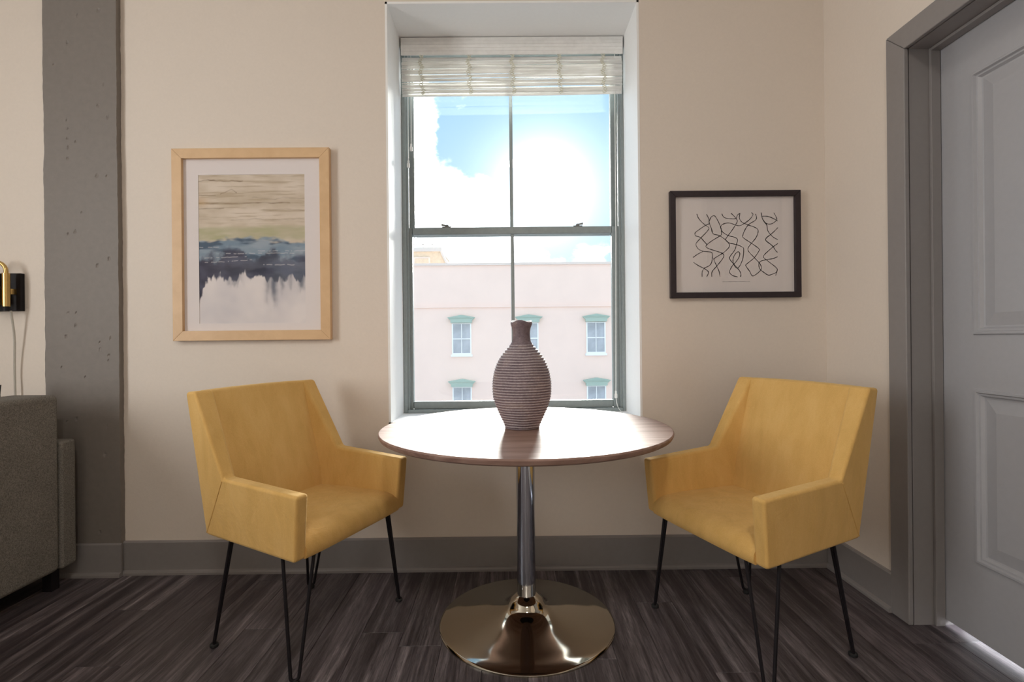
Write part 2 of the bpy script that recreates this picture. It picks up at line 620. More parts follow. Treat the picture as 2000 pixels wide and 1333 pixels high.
# hall behind the door
mb = MB()
HX = 2.9
mb.box(HX, HX + 0.1, DJ0 - 0.5, DJ1 + 0.4, -0.06, 2.6)
mb.box(XW, HX, DJ0 - 0.6, DJ0 - 0.5, -0.06, 2.6)
mb.box(XW, HX, DJ1 + 0.4, DJ1 + 0.5, -0.06, 2.6)
mb.box(XW, HX, DJ0 - 0.6, DJ1 + 0.5, 2.5, 2.6)
structure('wall_hall', mb, 'white_plaster', 'white hall behind the grey door', 'wall')
hl = bpy.data.lights.new('hall_lamp', 'AREA'); hl.energy = 60; hl.size = 0.5; hl.color = (0.88, 0.93, 1.0)
ho = bpy.data.objects.new('hall_lamp', hl); COL.objects.link(ho)
ho.location = (2.75, 1.5, 0.9); ho.rotation_euler = (0, radians(75), 0)

cl = empty('ceiling_fill', (0.1, -0.7, ZC)); tag(cl, 'round white lamp added as fill light above the viewer', 'added fill lamp')  # invented lamp, out of view, added to brighten the room
MB().lathe([(0.17, 0.0), (0.17, -0.03), (0.16, -0.034)], 48).build('fill_lamp_body', M['white_plaster'], cl)
cll = bpy.data.lights.new('ceiling_fill_light', 'AREA'); cll.shape = 'DISK'; cll.size = 0.30; cll.energy = 20; cll.color = (1.0, 0.95, 0.88)
clo = bpy.data.objects.new('ceiling_fill_light', cll); COL.objects.link(clo); clo.parent = cl
clo.location = (0, 0, -0.04)

# baseboards
def base_profile(t=0.016, h=0.154):
    # (offset from the wall, z)
    return [(0, 0), (t + 0.012, 0), (t + 0.012, 0.010), (t + 0.008, 0.018), (t, 0.021), (t, h - 0.006), (t - 0.005, h), (0, h)]


CX0, CX1, CY = -2.17, -1.828, YB - 0.028      # painted column
mb = MB(); mb.prism([(YB - o, z) for o, z in base_profile()], 'x', CX1, XR)
structure('baseboard_back', mb, 'grey_trim', 'grey baseboard along the wall below the window', 'baseboard')
mb = MB(); mb.prism([(CY - o, z) for o, z in base_profile(0.010)], 'x', CX0 + 0.02, CX1 + 0.008)
structure('baseboard_column', mb, 'grey_trim', 'grey baseboard at the foot of the concrete column', 'baseboard')
mb = MB(); mb.prism([(XR - o, z) for o, z in base_profile()], 'y', DJ1 + 0.086, YB - 0.02)
structure('baseboard_right', mb, 'grey_trim', 'short grey baseboard between the corner and the door casing', 'baseboard')
mb = MB(); mb.prism([(YB - o, z) for o, z in base_profile()], 'x', XL, CX0)
structure('baseboard_left', mb, 'grey_trim', 'grey baseboard behind the sofa', 'baseboard')


# column: fine grid so that its pits are real dents and its edges are ragged
def build_column():
    D = YB
    s = 0.0055
    zs = np.arange(0, ZC + 1e-6, s * 1.4); zs[-1] = ZC
    xs = np.linspace(CX0, CX1, 70)
    pits = []
    px = [(197, 5, 7), (137, 68, 7), (157, 15, 4), (110, 110, 5), (195, 190, 7), (213, 214, 5), (176, 227, 3), (134, 218, 4), (136, 235, 5), (135, 254, 5),
          (151, 261, 5), (136, 272, 5), (135, 293, 6), (191, 328, 7), (210, 329, 4), (134, 441, 5), (148, 437, 6), (190, 503, 6), (212, 490, 6), (147, 620, 6),
          (128, 641, 6), (133, 595, 3), (148, 595, 3), (214, 645, 5), (193, 652, 3), (194, 667, 4), (211, 678, 5), (210, 687, 3), (128, 807, 5), (147, 802, 6),
          (201, 871, 7), (205, 818, 4), (190, 1024, 6), (200, 1075, 3), (165, 720, 3), (120, 700, 3), (160, 400, 3), (110, 330, 3), (205, 150, 4)]
    for a, b, r in px:   # measured on the column's own face
        pits.append((CX0 + (a - 89) / 141.0 * (CX1 - CX0), 1.09 - (b - 654) * 0.002398, r * 0.0009))
    X, Z = np.meshgrid(xs, zs)
    Y = np.full_like(X, CY)
    for x, z, r in pits:
        dx, dz = X - x, Z - z
        q = np.sqrt(dx * dx + dz * dz * 0.6) / r
        Y += 0.0035 * np.exp(-q ** 4 * 0.9)
    jit = [mnoise.noise(Vector((0.3, z * 9, 1.7))) * 0.004 + mnoise.noise(Vector((4.3, z * 40, 1.7))) * 0.0016 for z in zs]
    jit2 = [mnoise.noise(Vector((9.3, z * 7, 5.7))) * 0.003 + mnoise.noise(Vector((2.3, z * 45, 8.7))) * 0.0015 for z in zs]
    for k in range(len(zs)):
        X[k, 0] += jit[k]; X[k, -1] += jit2[k]
    nz, nx = X.shape
    v = [(X[k, j], Y[k, j], Z[k, j]) for k in range(nz) for j in range(nx)]
    f = [(k * nx + j, k * nx + j + 1, (k + 1) * nx + j + 1, (k + 1) * nx + j) for k in range(nz - 1) for j in range(nx - 1)]
    # sides back to the wall
    n0 = len(v)
    for k in range(nz):
        v.append((X[k, 0], D, zs[k])); v.append((X[k, -1], D, zs[k]))
    for k in range(nz - 1):
        f.append((k * nx, (k + 1) * nx, n0 + 2 * (k + 1), n0 + 2 * k))
        f.append((k * nx + nx - 1, n0 + 2 * k + 1, n0 + 2 * (k + 1) + 1, (k + 1) * nx + nx - 1))
    o = MB().add(v, f).build('column', M['column_paint'], fix=False)
    tag(o, 'grey painted concrete column with small pits beside the sofa', 'column', kind='structure')


build_column()

# door casing, jamb and door
tr = empty('trim_2', (XR, DJ1, 0)); tag(tr, 'grey moulded casing and jamb around the door', 'door casing', kind='structure')
CW, CT = 0.088, 0.018
o = (XR, DJ1, 0)


def rel(mb, org):
    mb.v = [(a - org[0], b - org[1], c - org[2]) for a, b, c in mb.v]
    return mb


def casing_piece(kind):
    mb = MB()
    zt = ZD + CW
    if kind == 'far':
        mb.hexa([(XR - CT, DJ1 - 0.004, 0), (XR, DJ1 - 0.004, 0), (XR, DJ1 + CW, 0), (XR - CT, DJ1 + CW, 0),
                 (XR - CT, DJ1 - 0.004, ZD), (XR, DJ1 - 0.004, ZD), (XR, DJ1 + CW, zt), (XR - CT, DJ1 + CW, zt)])
    elif kind == 'near':
        mb.hexa([(XR - CT, DJ0 - CW, 0), (XR, DJ0 - CW, 0), (XR, DJ0 + 0.004, 0), (XR - CT, DJ0 + 0.004, 0),
                 (XR - CT, DJ0 - CW, zt), (XR, DJ0 - CW, zt), (XR, DJ0 + 0.004, ZD), (XR - CT, DJ0 + 0.004, ZD)])
    else:
        mb.hexa([(XR - CT, DJ0 + 0.004, ZD), (XR, DJ0 + 0.004, ZD), (XR, DJ1 - 0.004, ZD), (XR - CT, DJ1 - 0.004, ZD),
                 (XR - CT, DJ0 - CW, zt), (XR, DJ0 - CW, zt), (XR, DJ1 + CW, zt), (XR - CT, DJ1 + CW, zt)])
    return mb


for k in ('far', 'near', 'top'):
    rel(casing_piece(k), o).build('casing', M['grey_trim'], tr, bevel=0.004, seg=2)
mb = MB()
mb.box(XR + 0.004, XW, DJ1, DJ1 + 0.02, 0, ZD + 0.02)
mb.box(XR + 0.004, XW, DJ0 - 0.02, DJ0, 0, ZD + 0.02)
mb.box(XR + 0.004, XW, DJ0, DJ1, ZD, ZD + 0.02)
rel(mb, o).build('jamb', M['grey_trim'], tr)
mb = MB()   # door stop
mb.box(XR + 0.078, XD - 0.002, DJ1 - 0.012, DJ1, 0, ZD)
mb.box(XR + 0.078, XD - 0.002, DJ0, DJ0 + 0.012, 0, ZD)
mb.box(XR + 0.078, XD - 0.002, DJ0 + 0.012, DJ1 - 0.012, ZD - 0.012, ZD)
rel(mb, o).build('door_stop', M['grey_trim'], tr, bevel=0.002, seg=1)

dr = empty('door_1', (XD, DJ1, 0)); tag(dr, 'grey two-panel interior door with raised moulding', 'door', kind='structure')
o = (XD, DJ1, 0)
DT = 0.036
GAP = 0.026
P0, P1 = DJ0 + 0.14, 1.782          # panel recess along Y
PZ = ((0.293, 0.900), (1.088, 2.002))
mb = MB()
y0, y1 = DJ0 + 0.003, DJ1 - 0.003
mb.box(XD, XD + DT, y0, P0, GAP, ZD - 0.003)
mb.box(XD, XD + DT, P1, y1, GAP, ZD - 0.003)
zz = [GAP, PZ[0][0], PZ[0][1], PZ[1][0], PZ[1][1], ZD - 0.003]
for a, b in ((0, 1), (2, 3), (4, 5)):
    mb.box(XD, XD + DT, P0, P1, zz[a], zz[b])
rel(mb, o).build('door_leaf', M['door_paint'], dr)
for a, b in PZ:
    mb = MB()
    # stepped moulding ring: (inset from opening, depth into the door)
    prof = [(0.0, 0.0), (0.004, -0.006), (0.011, -0.006), (0.015, 0.002), (0.021, 0.002), (0.027, 0.011), (0.032, 0.012), (0.075, 0.004)]
    rings = []
    for ins, dep in prof:
        rings.append([(XD + dep, P1 - ins, a + ins), (XD + dep, P0 + ins, a + ins), (XD + dep, P0 + ins, b - ins), (XD + dep, P1 - ins, b - ins)])
    v = [p for r in rings for p in r]
    f = []
    for r in range(len(rings) - 1):
        for j in range(4):
            k = (j + 1) % 4
            f.append((r * 4 + j, r * 4 + k, r * 4 + 4 + k, r * 4 + 4 + j))
    n = (len(rings) - 1) * 4
    f.append((n, n + 1, n + 2, n + 3))
    mb.add(v, f)
    mb.box(XD + 0.02, XD + DT - 0.002, P0, P1, a, b)
    rel(mb, o).build('door_panel', M['door_paint'], dr)

# ------------------------------------------------------------------ the window
win = empty('window_1', (0.0236, YF, WB)); tag(win, 'grey-green double-hung sash window looking onto a pink building', 'window', kind='structure')
o = (0.0236, YF, WB)
mb = MB()
JL, JR = -0.546, 0.597
mb.box(W1, JL, YF, YO - 0.02, WB, WT)
mb.box(JR, W2, YF, YO - 0.02, WB, WT)
mb.box(JL, JR, YF, YO - 0.02, WT - 0.05, WT)
rel(mb, o).build('window_frame', M['window_paint'], win, bevel=0.003, seg=1)
mb = MB()
mb.hexa([(JL, YF - 0.004, WB), (JR, YF - 0.004, WB), (JR, YO + 0.03, WB - 0.02), (JL, YO + 0.03, WB - 0.02),
         (JL, YF - 0.004, WB + 0.019), (JR, YF - 0.004, WB + 0.019), (JR, YO + 0.03, WB + 0.003), (JL, YO + 0.03, WB + 0.003)])
rel(mb, o).build('window_sill', M['window_paint'], win, bevel=0.003, seg=1)
mb = MB()   # parting beads
mb.box(JL, JL + 0.010, YF + 0.012, YF + 0.026, WB + 0.02, WT - 0.05)
mb.box(JR - 0.010, JR, YF + 0.012, YF + 0.026, WB + 0.02, WT - 0.05)
rel(mb, o).build('bead', M['window_paint'], win)


def sash(y0, y1, gl, gr, zb, gb, gt, zt, mx0, mx1, name):
    mb = MB()
    mb.box(JL + 0.002, gl, y0, y1, zb, zt)
    mb.box(gr, JR - 0.002, y0, y1, zb, zt)
    mb.box(gl, gr, y0, y1, zb, gb)
    mb.box(gl, gr, y0, y1, gt, zt)
    s = rel(mb, o).build(name, M['window_paint'], win, bevel=0.004, seg=1)
    mb = MB(); mb.box(mx0, mx1, y0 + 0.004, y1 - 0.004, gb, gt)
    rel(mb, o).build('muntin', M['window_paint'], s, bevel=0.003, seg=1)
    ym = (y0 + y1) / 2
    for a, b in ((gl, mx0), (mx1, gr)):
        mb = MB(); mb.box(a - 0.004, b + 0.004, ym - 0.0015, ym + 0.0015, gb - 0.004, gt + 0.004)
        rel(mb, o).build('pane', M['window_glass'], s)
    return s


low = sash(2.755, 2.790, -0.521, 0.553, WB + 0.016, 0.757, 1.655, 1.694, 0.0085, 0.0265, 'lower_sash')
upp = sash(2.798, 2.833, -0.514, 0.559, 1.655, 1.695, WT - 0.10, WT - 0.05, 0.006, 0.0245, 'upper_sash')
for lx in (-0.336, 0.372):
    mb = MB()
    mb.box(lx - 0.024, lx + 0.024, 2.760, 2.790, 1.694, 1.699)
    mb.lathe([(0.010, 1.699), (0.010, 1.707), (0.006, 1.711)], 14, lx, 2.776)
    sg = 1 if lx > 0 else -1
    mb.hexa([(lx - 0.004, 2.770, 1.703), (lx + sg * 0.028, 2.766, 1.706), (lx + sg * 0.028, 2.776, 1.706), (lx - 0.004, 2.780, 1.703),
             (lx - 0.004, 2.770, 1.709), (lx + sg * 0.028, 2.766, 1.716), (lx + sg * 0.028, 2.776, 1.716), (lx - 0.004, 2.780, 1.709)])
    rel(mb, o).build('sash_lock', M['sash_lock'], low)

# ------------------------------------------------------------------ blind
bl = empty('bamboo_blind', (0.0236, 2.70, 2.68))
tag(bl, 'white slatted blind gathered up at the top of the window', 'blind')
o = (0.0236, 2.70, 2.68)
mb = MB()
mb.box(-0.558, 0.606, 2.684, 2.692, 2.583, 2.657)
mb.box(-0.561, 0.609, 2.692, 2.718, 2.620, 2.680)
rel(mb, o).build('valance', M['blind_white'], bl, bevel=0.002, seg=1)
for zq in (2.640, 2.622, 2.604):
    rel(MB().box(-0.557, 0.605, 2.682, 2.6842, zq - 0.0016, zq + 0.0016), o).build('valance_ridge', M['blind_white'], bl)
NS = 21
for k in range(NS):
    t = k / (NS - 1)
    z = 2.572 - t * 0.188
    til = 0.004 * t * 1.2
    y = 2.700 - 0.016 * sin(pi * min(1, t * 1.05)) ** 0.8 + RND.uniform(-0.005, 0.005)
    h = 0.0046 if k < NS - 1 else 0.009
    n = 6
    v = []; f = []
    ph = RND.uniform(0, 6)
    for q in range(n + 1):
        u = q / n
        xx = -0.555 + 1.157 * u
        zz_ = z - til + 2 * til * u + 0.0016 * sin(ph + u * 7)
        tw = 0.6 * sin(ph * 2 + u * 3)
        for sy, sz in ((-1, -1), (1, -1), (1, 1), (-1, 1)):
            v.append((xx, y + sy * 0.002 + sz * tw * 0.004, zz_ + sz * h))
    for q in range(n):
        for j in range(4):
            kk = (j + 1) % 4
            f.append((q * 4 + j, q * 4 + kk, q * 4 + 4 + kk, q * 4 + 4 + j))
    f += [(3, 2, 1, 0), (n * 4, n * 4 + 1, n * 4 + 2, n * 4 + 3)]
    rel(MB().add(v, f), o).build('slat', M['blind_slats'], bl)
for cx in (-0.455, -0.205, 0.022, 0.268, 0.498):
    pts = []
    mb = MB()
    for s in (-1, 1):
        pts = []
        for k in range(33):
            t = k / 32
            pts.append((cx + s * 0.010 * sin(k * 1.57) + 0.010 * t + 0.006 * sin(k * 0.7), 2.688 - 0.016 * sin(pi * min(1, t * 1.05)) ** 0.8, 2.585 - t * 0.206))
        mb.tube(pts, 0.0021, 5)
    rel(mb, o).build('woven_cord', M['bamboo_cord'], bl)


def tassel(x, y, z):
    return MB().lathe([(0.003, z + 0.022), (0.005, z + 0.016), (0.0045, z + 0.008), (0.0075, z + 0.002), (0.008, z - 0.014), (0.006, z - 0.018)], 12, x, y)


for cx, cz in ((-0.512, 2.105), (-0.527, 2.018)):
    c = rel(MB().tube([(cx + 0.002, 2.706, 2.62), (cx, 2.704, cz + 0.02)], 0.0016, 6), o).build('pull_cord', M['cord_white'], bl)
    rel(tassel(cx, 2.704, cz), o).build('tassel', M['cord_white'], c, smooth=True)
pts = [(0.5655, 2.700, 2.62), (0.563, 2.698, 1.6), (0.556, 2.700, 0.81)]
c = rel(MB().tube(pts, 0.0022, 6), o).build('pull_cord', M['cord_white'], bl)
rel(tassel(0.556, 2.700, 0.79), o).build('tassel', M['cord_white'], c, smooth=True)
pts = smooth_path([(0.556, 2.70, 0.775), (0.560, 2.698, 0.745), (0.567, 2.697, 0.722), (0.580, 2.690, 0.7035), (0.586, 2.675, 0.7025), (0.575, 2.665, 0.7025), (0.545, 2.67, 0.7025)], 6)
rel(MB().tube(pts, 0.0018, 6), o).build('cord_tail', M['cord_white'], c)

# ------------------------------------------------------------------ buildings outside
FY = 30.0
bd = empty('pink_building', (1.0, FY, -9)); tag(bd, 'pale pink building with green window hoods seen through the window', 'building')
o = (1.0, FY, -9)
rel(MB().box(-16, 18, FY, FY + 9, -9, 5.42), o).build('facade', M['pink_stucco'], bd)
rel(MB().box(-16.1, 18.1, FY - 0.10, FY + 9.1, 5.42, 5.56), o).build('coping', M['coping'], bd)
rel(MB().box(-16.05, 18.05, FY - 0.09, FY, 2.95, 3.04), o).build('string_course', M['pink_stucco'], bd)
WW, WH = 0.99, 1.84
mbf = MB()
for a, b, c, d in ((-WW / 2 - 0.07, -WW / 2, 0, WH), (WW / 2, WW / 2 + 0.07, 0, WH), (-WW / 2, WW / 2, WH - 0.05, WH), (-WW / 2, WW / 2, 0, 0.09),
                   (-0.022, 0.022, 0.09, WH - 0.05), (-WW / 2, WW / 2, WH / 2 - 0.03, WH / 2 + 0.03)):
    mbf.box(a, b, -0.07, 0.0, c, d)
me_frame = mbf.mesh('window', M['white_joinery'])
panes = []
for a, b in ((-WW / 2, -0.022), (0.022, WW / 2)):
    for c, d in ((0.09, WH / 2 - 0.03), (WH / 2 + 0.03, WH - 0.05)):
        panes.append(MB().box(a, b, -0.03, -0.005, c, d).mesh('pane', M['far_glass']))
mh = MB()
mh.prism([(-0.62, WH + 0.02), (0.62, WH + 0.02), (0.62, WH + 0.16), (0.70, WH + 0.22), (0.78, WH + 0.30), (0.78, WH + 0.335), (0.05, WH + 0.47), (-0.05, WH + 0.47),
          (-0.78, WH + 0.335), (-0.78, WH + 0.30), (-0.70, WH + 0.22), (-0.62, WH + 0.16)], 'y', -0.26, 0.0)
mh.prism([(-0.80, WH + 0.30), (0.80, WH + 0.30), (0.80, WH + 0.335), (-0.80, WH + 0.335)], 'y', -0.31, -0.26)
me_hood = mh.mesh('window_hood', M['green_hood'])
me_sill = MB().box(-WW / 2 - 0.13, WW / 2 + 0.13, -0.14, 0.0, -0.12, 0.0).mesh('stone_sill', M['white_joinery'])
for c in range(-1, 4):
    for r in range(0, 2):
        wx, wz = -2.83 + 3.93 * c, 0.20 - 3.73 * r
        wo = link(bpy.data.objects.new('window', me_frame), bd)
        wo.location = (wx - o[0], 0, wz - o[2])
        for nm, me in [('pane', p) for p in panes] + [('window_hood', me_hood), ('stone_sill', me_sill)]:
            link(bpy.data.objects.new(nm, me), wo)

ph = empty('brick_penthouse', (-9, 46, 3)); tag(ph, 'tan brick rooftop house behind the pink parapet', 'building')
o = (-9, 46, 3)
mb = MB()
mb.box(-14, -4.7, 46, 52, -9, 6.0)
mb.hexa([(-14, 46, 6), (-4.7, 46, 6), (-4.7, 52, 6), (-14, 52, 6), (-14, 46, 9.0), (-6.15, 46, 9.0), (-6.15, 52, 9.0), (-14, 52, 9.0)])
rel(mb, o).build('wall', M['tan_brick'], ph)
mb = MB(); mb.box(-14.2, -6.05, 45.8, 52.2, 9.0, 9.35)
mb.hexa([(-4.8, 45.85, 6.0), (-4.6, 45.85, 6.0), (-4.6, 46.3, 6.0), (-4.8, 46.3, 6.0), (-6.25, 45.85, 9.1), (-6.05, 45.85, 9.1), (-6.05, 46.3, 9.1), (-6.25, 46.3, 9.1)])
rel(mb, o).build('roof_edge', M['pale_roof'], ph)
w_ = rel(MB().box(-8.6, -7.1, 45.92, 46.0, 7.4, 8.5), o).build('window', M['coping'], ph)
rel(MB().box(-8.45, -7.25, 45.88, 45.93, 7.5, 8.38), o).build('louvre', M['tan_brick'], w_)
mb = MB()
for q in range(4): mb.box(-9.6 + q * 0.85, -9.54 + q * 0.85, 46.8, 46.86, 9.35, 9.85)
mb.box(-9.6, -7.0, 46.8, 46.86, 9.80, 9.86)
rel(mb, o).build('railing', M['coping'], ph)
structure('ground', MB().box(-60, 60, 2.95, 120, -9.2, -9.0), 'street', 'street far below the window', 'street')

# ------------------------------------------------------------------ pictures


def frame_sides(x0, x1, z0, z1, w, y0, y1, mat, parent, org, lip=0.0):
    """four mitred mouldings"""
    quads = [((x0, z0), (x1, z0), (x1 - w, z0 + w), (x0 + w, z0 + w)), ((x1, z0), (x1, z1), (x1 - w, z1 - w), (x1 - w, z0 + w)),
             ((x1, z1), (x0, z1), (x0 + w, z1 - w), (x1 - w, z1 - w)), ((x0, z1), (x0, z0), (x0 + w, z0 + w), (x0 + w, z1 - w))]
    for q in quads:
        mb = MB().prism(list(q), 'y', y0, y1)
        rel(mb, org).build('frame_side', M[mat], parent, bevel=0.0012, seg=1)


def fbm(x, y, oct=4, seed=0.0):
    return mnoise.fractal(Vector((x, y, seed)), 0.9, 2.0, oct)


def srgb(r, g, b):
    return tuple(((c / 255 + 0.055) / 1.055) ** 2.4 if c > 10 else c / 255 / 12.92 for c in (r, g, b))


def mixt(a, b, t):
    t = max(0.0, min(1.0, t))
    return tuple(p + (q - p) * t for p, q in zip(a, b))


def sstep(a, b, x):
    t = max(0.0, min(1.0, (x - a) / (b - a)))
    return t * t * (3 - 2 * t)


def paint(u, v):
    """watercolour: u from left, v from the top"""
    w = v + 0.012 * fbm(u * 5, v * 30, 3, 2.0)
    c = mixt(srgb(226, 216, 202), srgb(206, 194, 174), 0.5 + 0.9 * fbm(u * 3, v * 9, 4, 1.0))
    c = mixt(c, srgb(188, 172, 146), 0.7 * sstep(0.05, 0.5, fbm(u * 2.2, v * 55, 4, 3.0)) * (1 - sstep(0.3, 0.36, v)))
    for k, (v0, amp, ua, ub, st) in enumerate(((0.040, 0.018, -0.1, 0.42, 0.8), (0.115, 0.030, 0.20, 0.36, 0.6), (0.192, 0.006, -0.1, 0.86, 0.75), (0.224, 0.008, -0.1, 0.24, 0.55),
                                               (0.135, 0.020, 0.0, 0.16, 0.5), (0.30, 0.010, 0.3, 1.1, 0.25), (0.16, 0.02, 0.5, 1.1, 0.3), (0.24, 0.012, 0.6, 1.1, 0.3))):
        d = abs(v - v0 - amp * fbm(u * 6 + k * 9, 0.5, 3, 7.0 + k))
        if ua < u < ub:
            c = mixt(c, srgb(128, 106, 82), st * exp(-(d / 0.0035) ** 2) * (0.5 + 0.8 * fbm(u * 12, k, 2, 4.0) + 0.3))
    c = mixt(c, srgb(196, 160, 104), 0.5 * exp(-((u - 0.02) / 0.06) ** 2 - ((v - 0.18) / 0.03) ** 2))
    g = sstep(0.335, 0.365, w) * (1 - sstep(0.42, 0.455, w))
    c = mixt(c, srgb(184, 184, 148), g * (0.7 + 0.5 * fbm(u * 4, v * 20, 3, 5.0)))
    bt = 0.425 + 0.05 * fbm(u * 3, v * 10, 4, 6.0)
    blue = mixt(srgb(128, 152, 172), srgb(160, 176, 190), 0.5 + 1.1 * fbm(u * 3, v * 14, 4, 8.0))
    blue = mixt(blue, srgb(78, 100, 122), sstep(0.0, 0.4, fbm(u * 2.6 + 5, v * 12, 4, 9.0) + 0.25 - 0.5 * u))
    inb = sstep(bt - 0.008, bt + 0.014, v)
    c = mixt(c, blue, inb)
    nt = 0.545 + 0.09 * fbm(u * 5, v * 6, 5, 10.0) - 0.035 * exp(-((u - 0.3) / 0.15) ** 2) + 0.03 * exp(-((u - 0.6) / 0.1) ** 2)
    navy = mixt(srgb(52, 54, 74), srgb(92, 96, 118), 0.45 + 1.0 * fbm(u * 4, v * 9, 4, 11.0))
    c = mixt(c, navy, sstep(nt - 0.03, nt + 0.03, v) * (0.75 + 0.25 * (1 - u)))
    for (v0, sl_, ua, ub) in ((0.487, -0.01, 0.0, 0.22), (0.56, -0.02, 0.0, 0.45), (0.592, -0.035, 0.05, 0.5), (0.53, 0.0, 0.25, 0.9), (0.60, 0.01, 0.6, 0.9), (0.515, 0, 0.55, 1)):
        d = abs(v - v0 - sl_ * u - 0.003 * fbm(u * 20, v0 * 9, 2, 3.0))
        if ua < u < ub and fbm(u * 25, v0 * 40, 2, 6.0) > -0.25:
            c = mixt(c, srgb(225, 225, 228), 0.65 * exp(-(d / 0.0022) ** 2))
    # lower edge and drips
    low = 0.695 + 0.075 * fbm(u * 6, 3.0, 5, 12.0) + 0.03 * fbm(u * 25, v * 12, 3, 15.0)
    soft = 0.012
    low += 0.17 * max(0.0, 1 - u / (0.085 + 0.03 * fbm(v * 20, 1, 3, 5.0))) - 0.02 * exp(-((u - 0.12) / 0.05) ** 2)
    dr = 0.0
    for (uc, wd, ln, st) in ((0.34, 0.055, 0.08, 0.5), (0.71, 0.035, 0.22, 0.85), (0.78, 0.02, 0.16, 0.6), (0.65, 0.03, 0.20, 0.55), (0.97, 0.03, 0.12, 0.8), (0.28, 0.03, 0.05, 0.4), (0.86, 0.03, 0.08, 0.35)):
        e = exp(-((u - uc + 0.02 * fbm(v * 9, uc * 7, 3, 1.5)) / wd) ** 2)
        dr = max(dr, st * e * (1 - sstep(low + ln * 0.25, low + ln, v + 0.03 * fbm(u * 18, v * 10, 3, 2.5))))
    base = mixt(srgb(218, 216, 220), srgb(236, 232, 232), 0.5 + fbm(u * 3, v * 4, 3, 13.0))
    below = sstep(low - soft, low + soft, v)
    c2 = mixt(base, srgb(88, 100, 120), dr)
    return mixt(c, c2, below)


def painting():
    x0, x1, z0, z1 = -1.575, -0.839, 1.0955, 1.9955
    org = ((x0 + x1) / 2, YB, z0)
    p = empty('framed_painting', org)
    tag(p, 'abstract watercolour in a pale wood frame above the left armchair', 'picture')
    w = 0.046
    frame_sides(x0, x1, z0, z1, w, YB - 0.030, YB - 0.002, 'pale_wood', p, org)
    ax0, ax1, az0, az1 = -1.460, -0.961, 1.176, 1.876
    yb = YB - 0.010
    rel(MB().box(x0 + w - 0.004, x1 - w + 0.004, yb, YB - 0.003, z0 + w - 0.004, z1 - w + 0.004), org).build('backing', M['mat_board'], p)
    mb = MB()
    mw = ((x0 + w - 0.003, ax0), (ax1, x1 - w + 0.003))
    for a, b in mw: mb.box(a, b, yb - 0.003, yb - 0.0005, z0 + w - 0.003, z1 - w + 0.003)
    mb.box(ax0, ax1, yb - 0.003, yb - 0.0005, z0 + w - 0.003, az0)
    mb.box(ax0, ax1, yb - 0.003, yb - 0.0005, az1, z1 - w + 0.003)
    rel(mb, org).build('mat', M['mat_board'], p)
    nx, nz = 220, 310
    v = []; cols = []
    for k in range(nz + 1):
        for j in range(nx + 1):
            u_, v_ = j / nx, 1 - k / nz
            v.append((ax0 + (ax1 - ax0) * u_, yb - 0.0008, az0 + (az1 - az0) * k / nz))
            cols.append((*paint(u_, v_), 1.0))
    f = [(k * (nx + 1) + j, k * (nx + 1) + j + 1, (k + 1) * (nx + 1) + j + 1, (k + 1) * (nx + 1) + j) for k in range(nz) for j in range(nx)]
    a = rel(MB().add(v, f), org).build('watercolour', M['watercolour'], p, fix=False)
    at = a.data.attributes.new('paint', 'FLOAT_COLOR', 'POINT')
    at.data.foreach_set('color', np.array(cols, dtype=np.float32).ravel())
    a['label'] = 'beige, green and dark blue watercolour sheet'
    rel(MB().box(x0 + w - 0.003, x1 - w + 0.003, YB - 0.0235, YB - 0.0215, z0 + w - 0.003, z1 - w + 0.003), org).build('glass', M['picture_glass'], p)


painting()

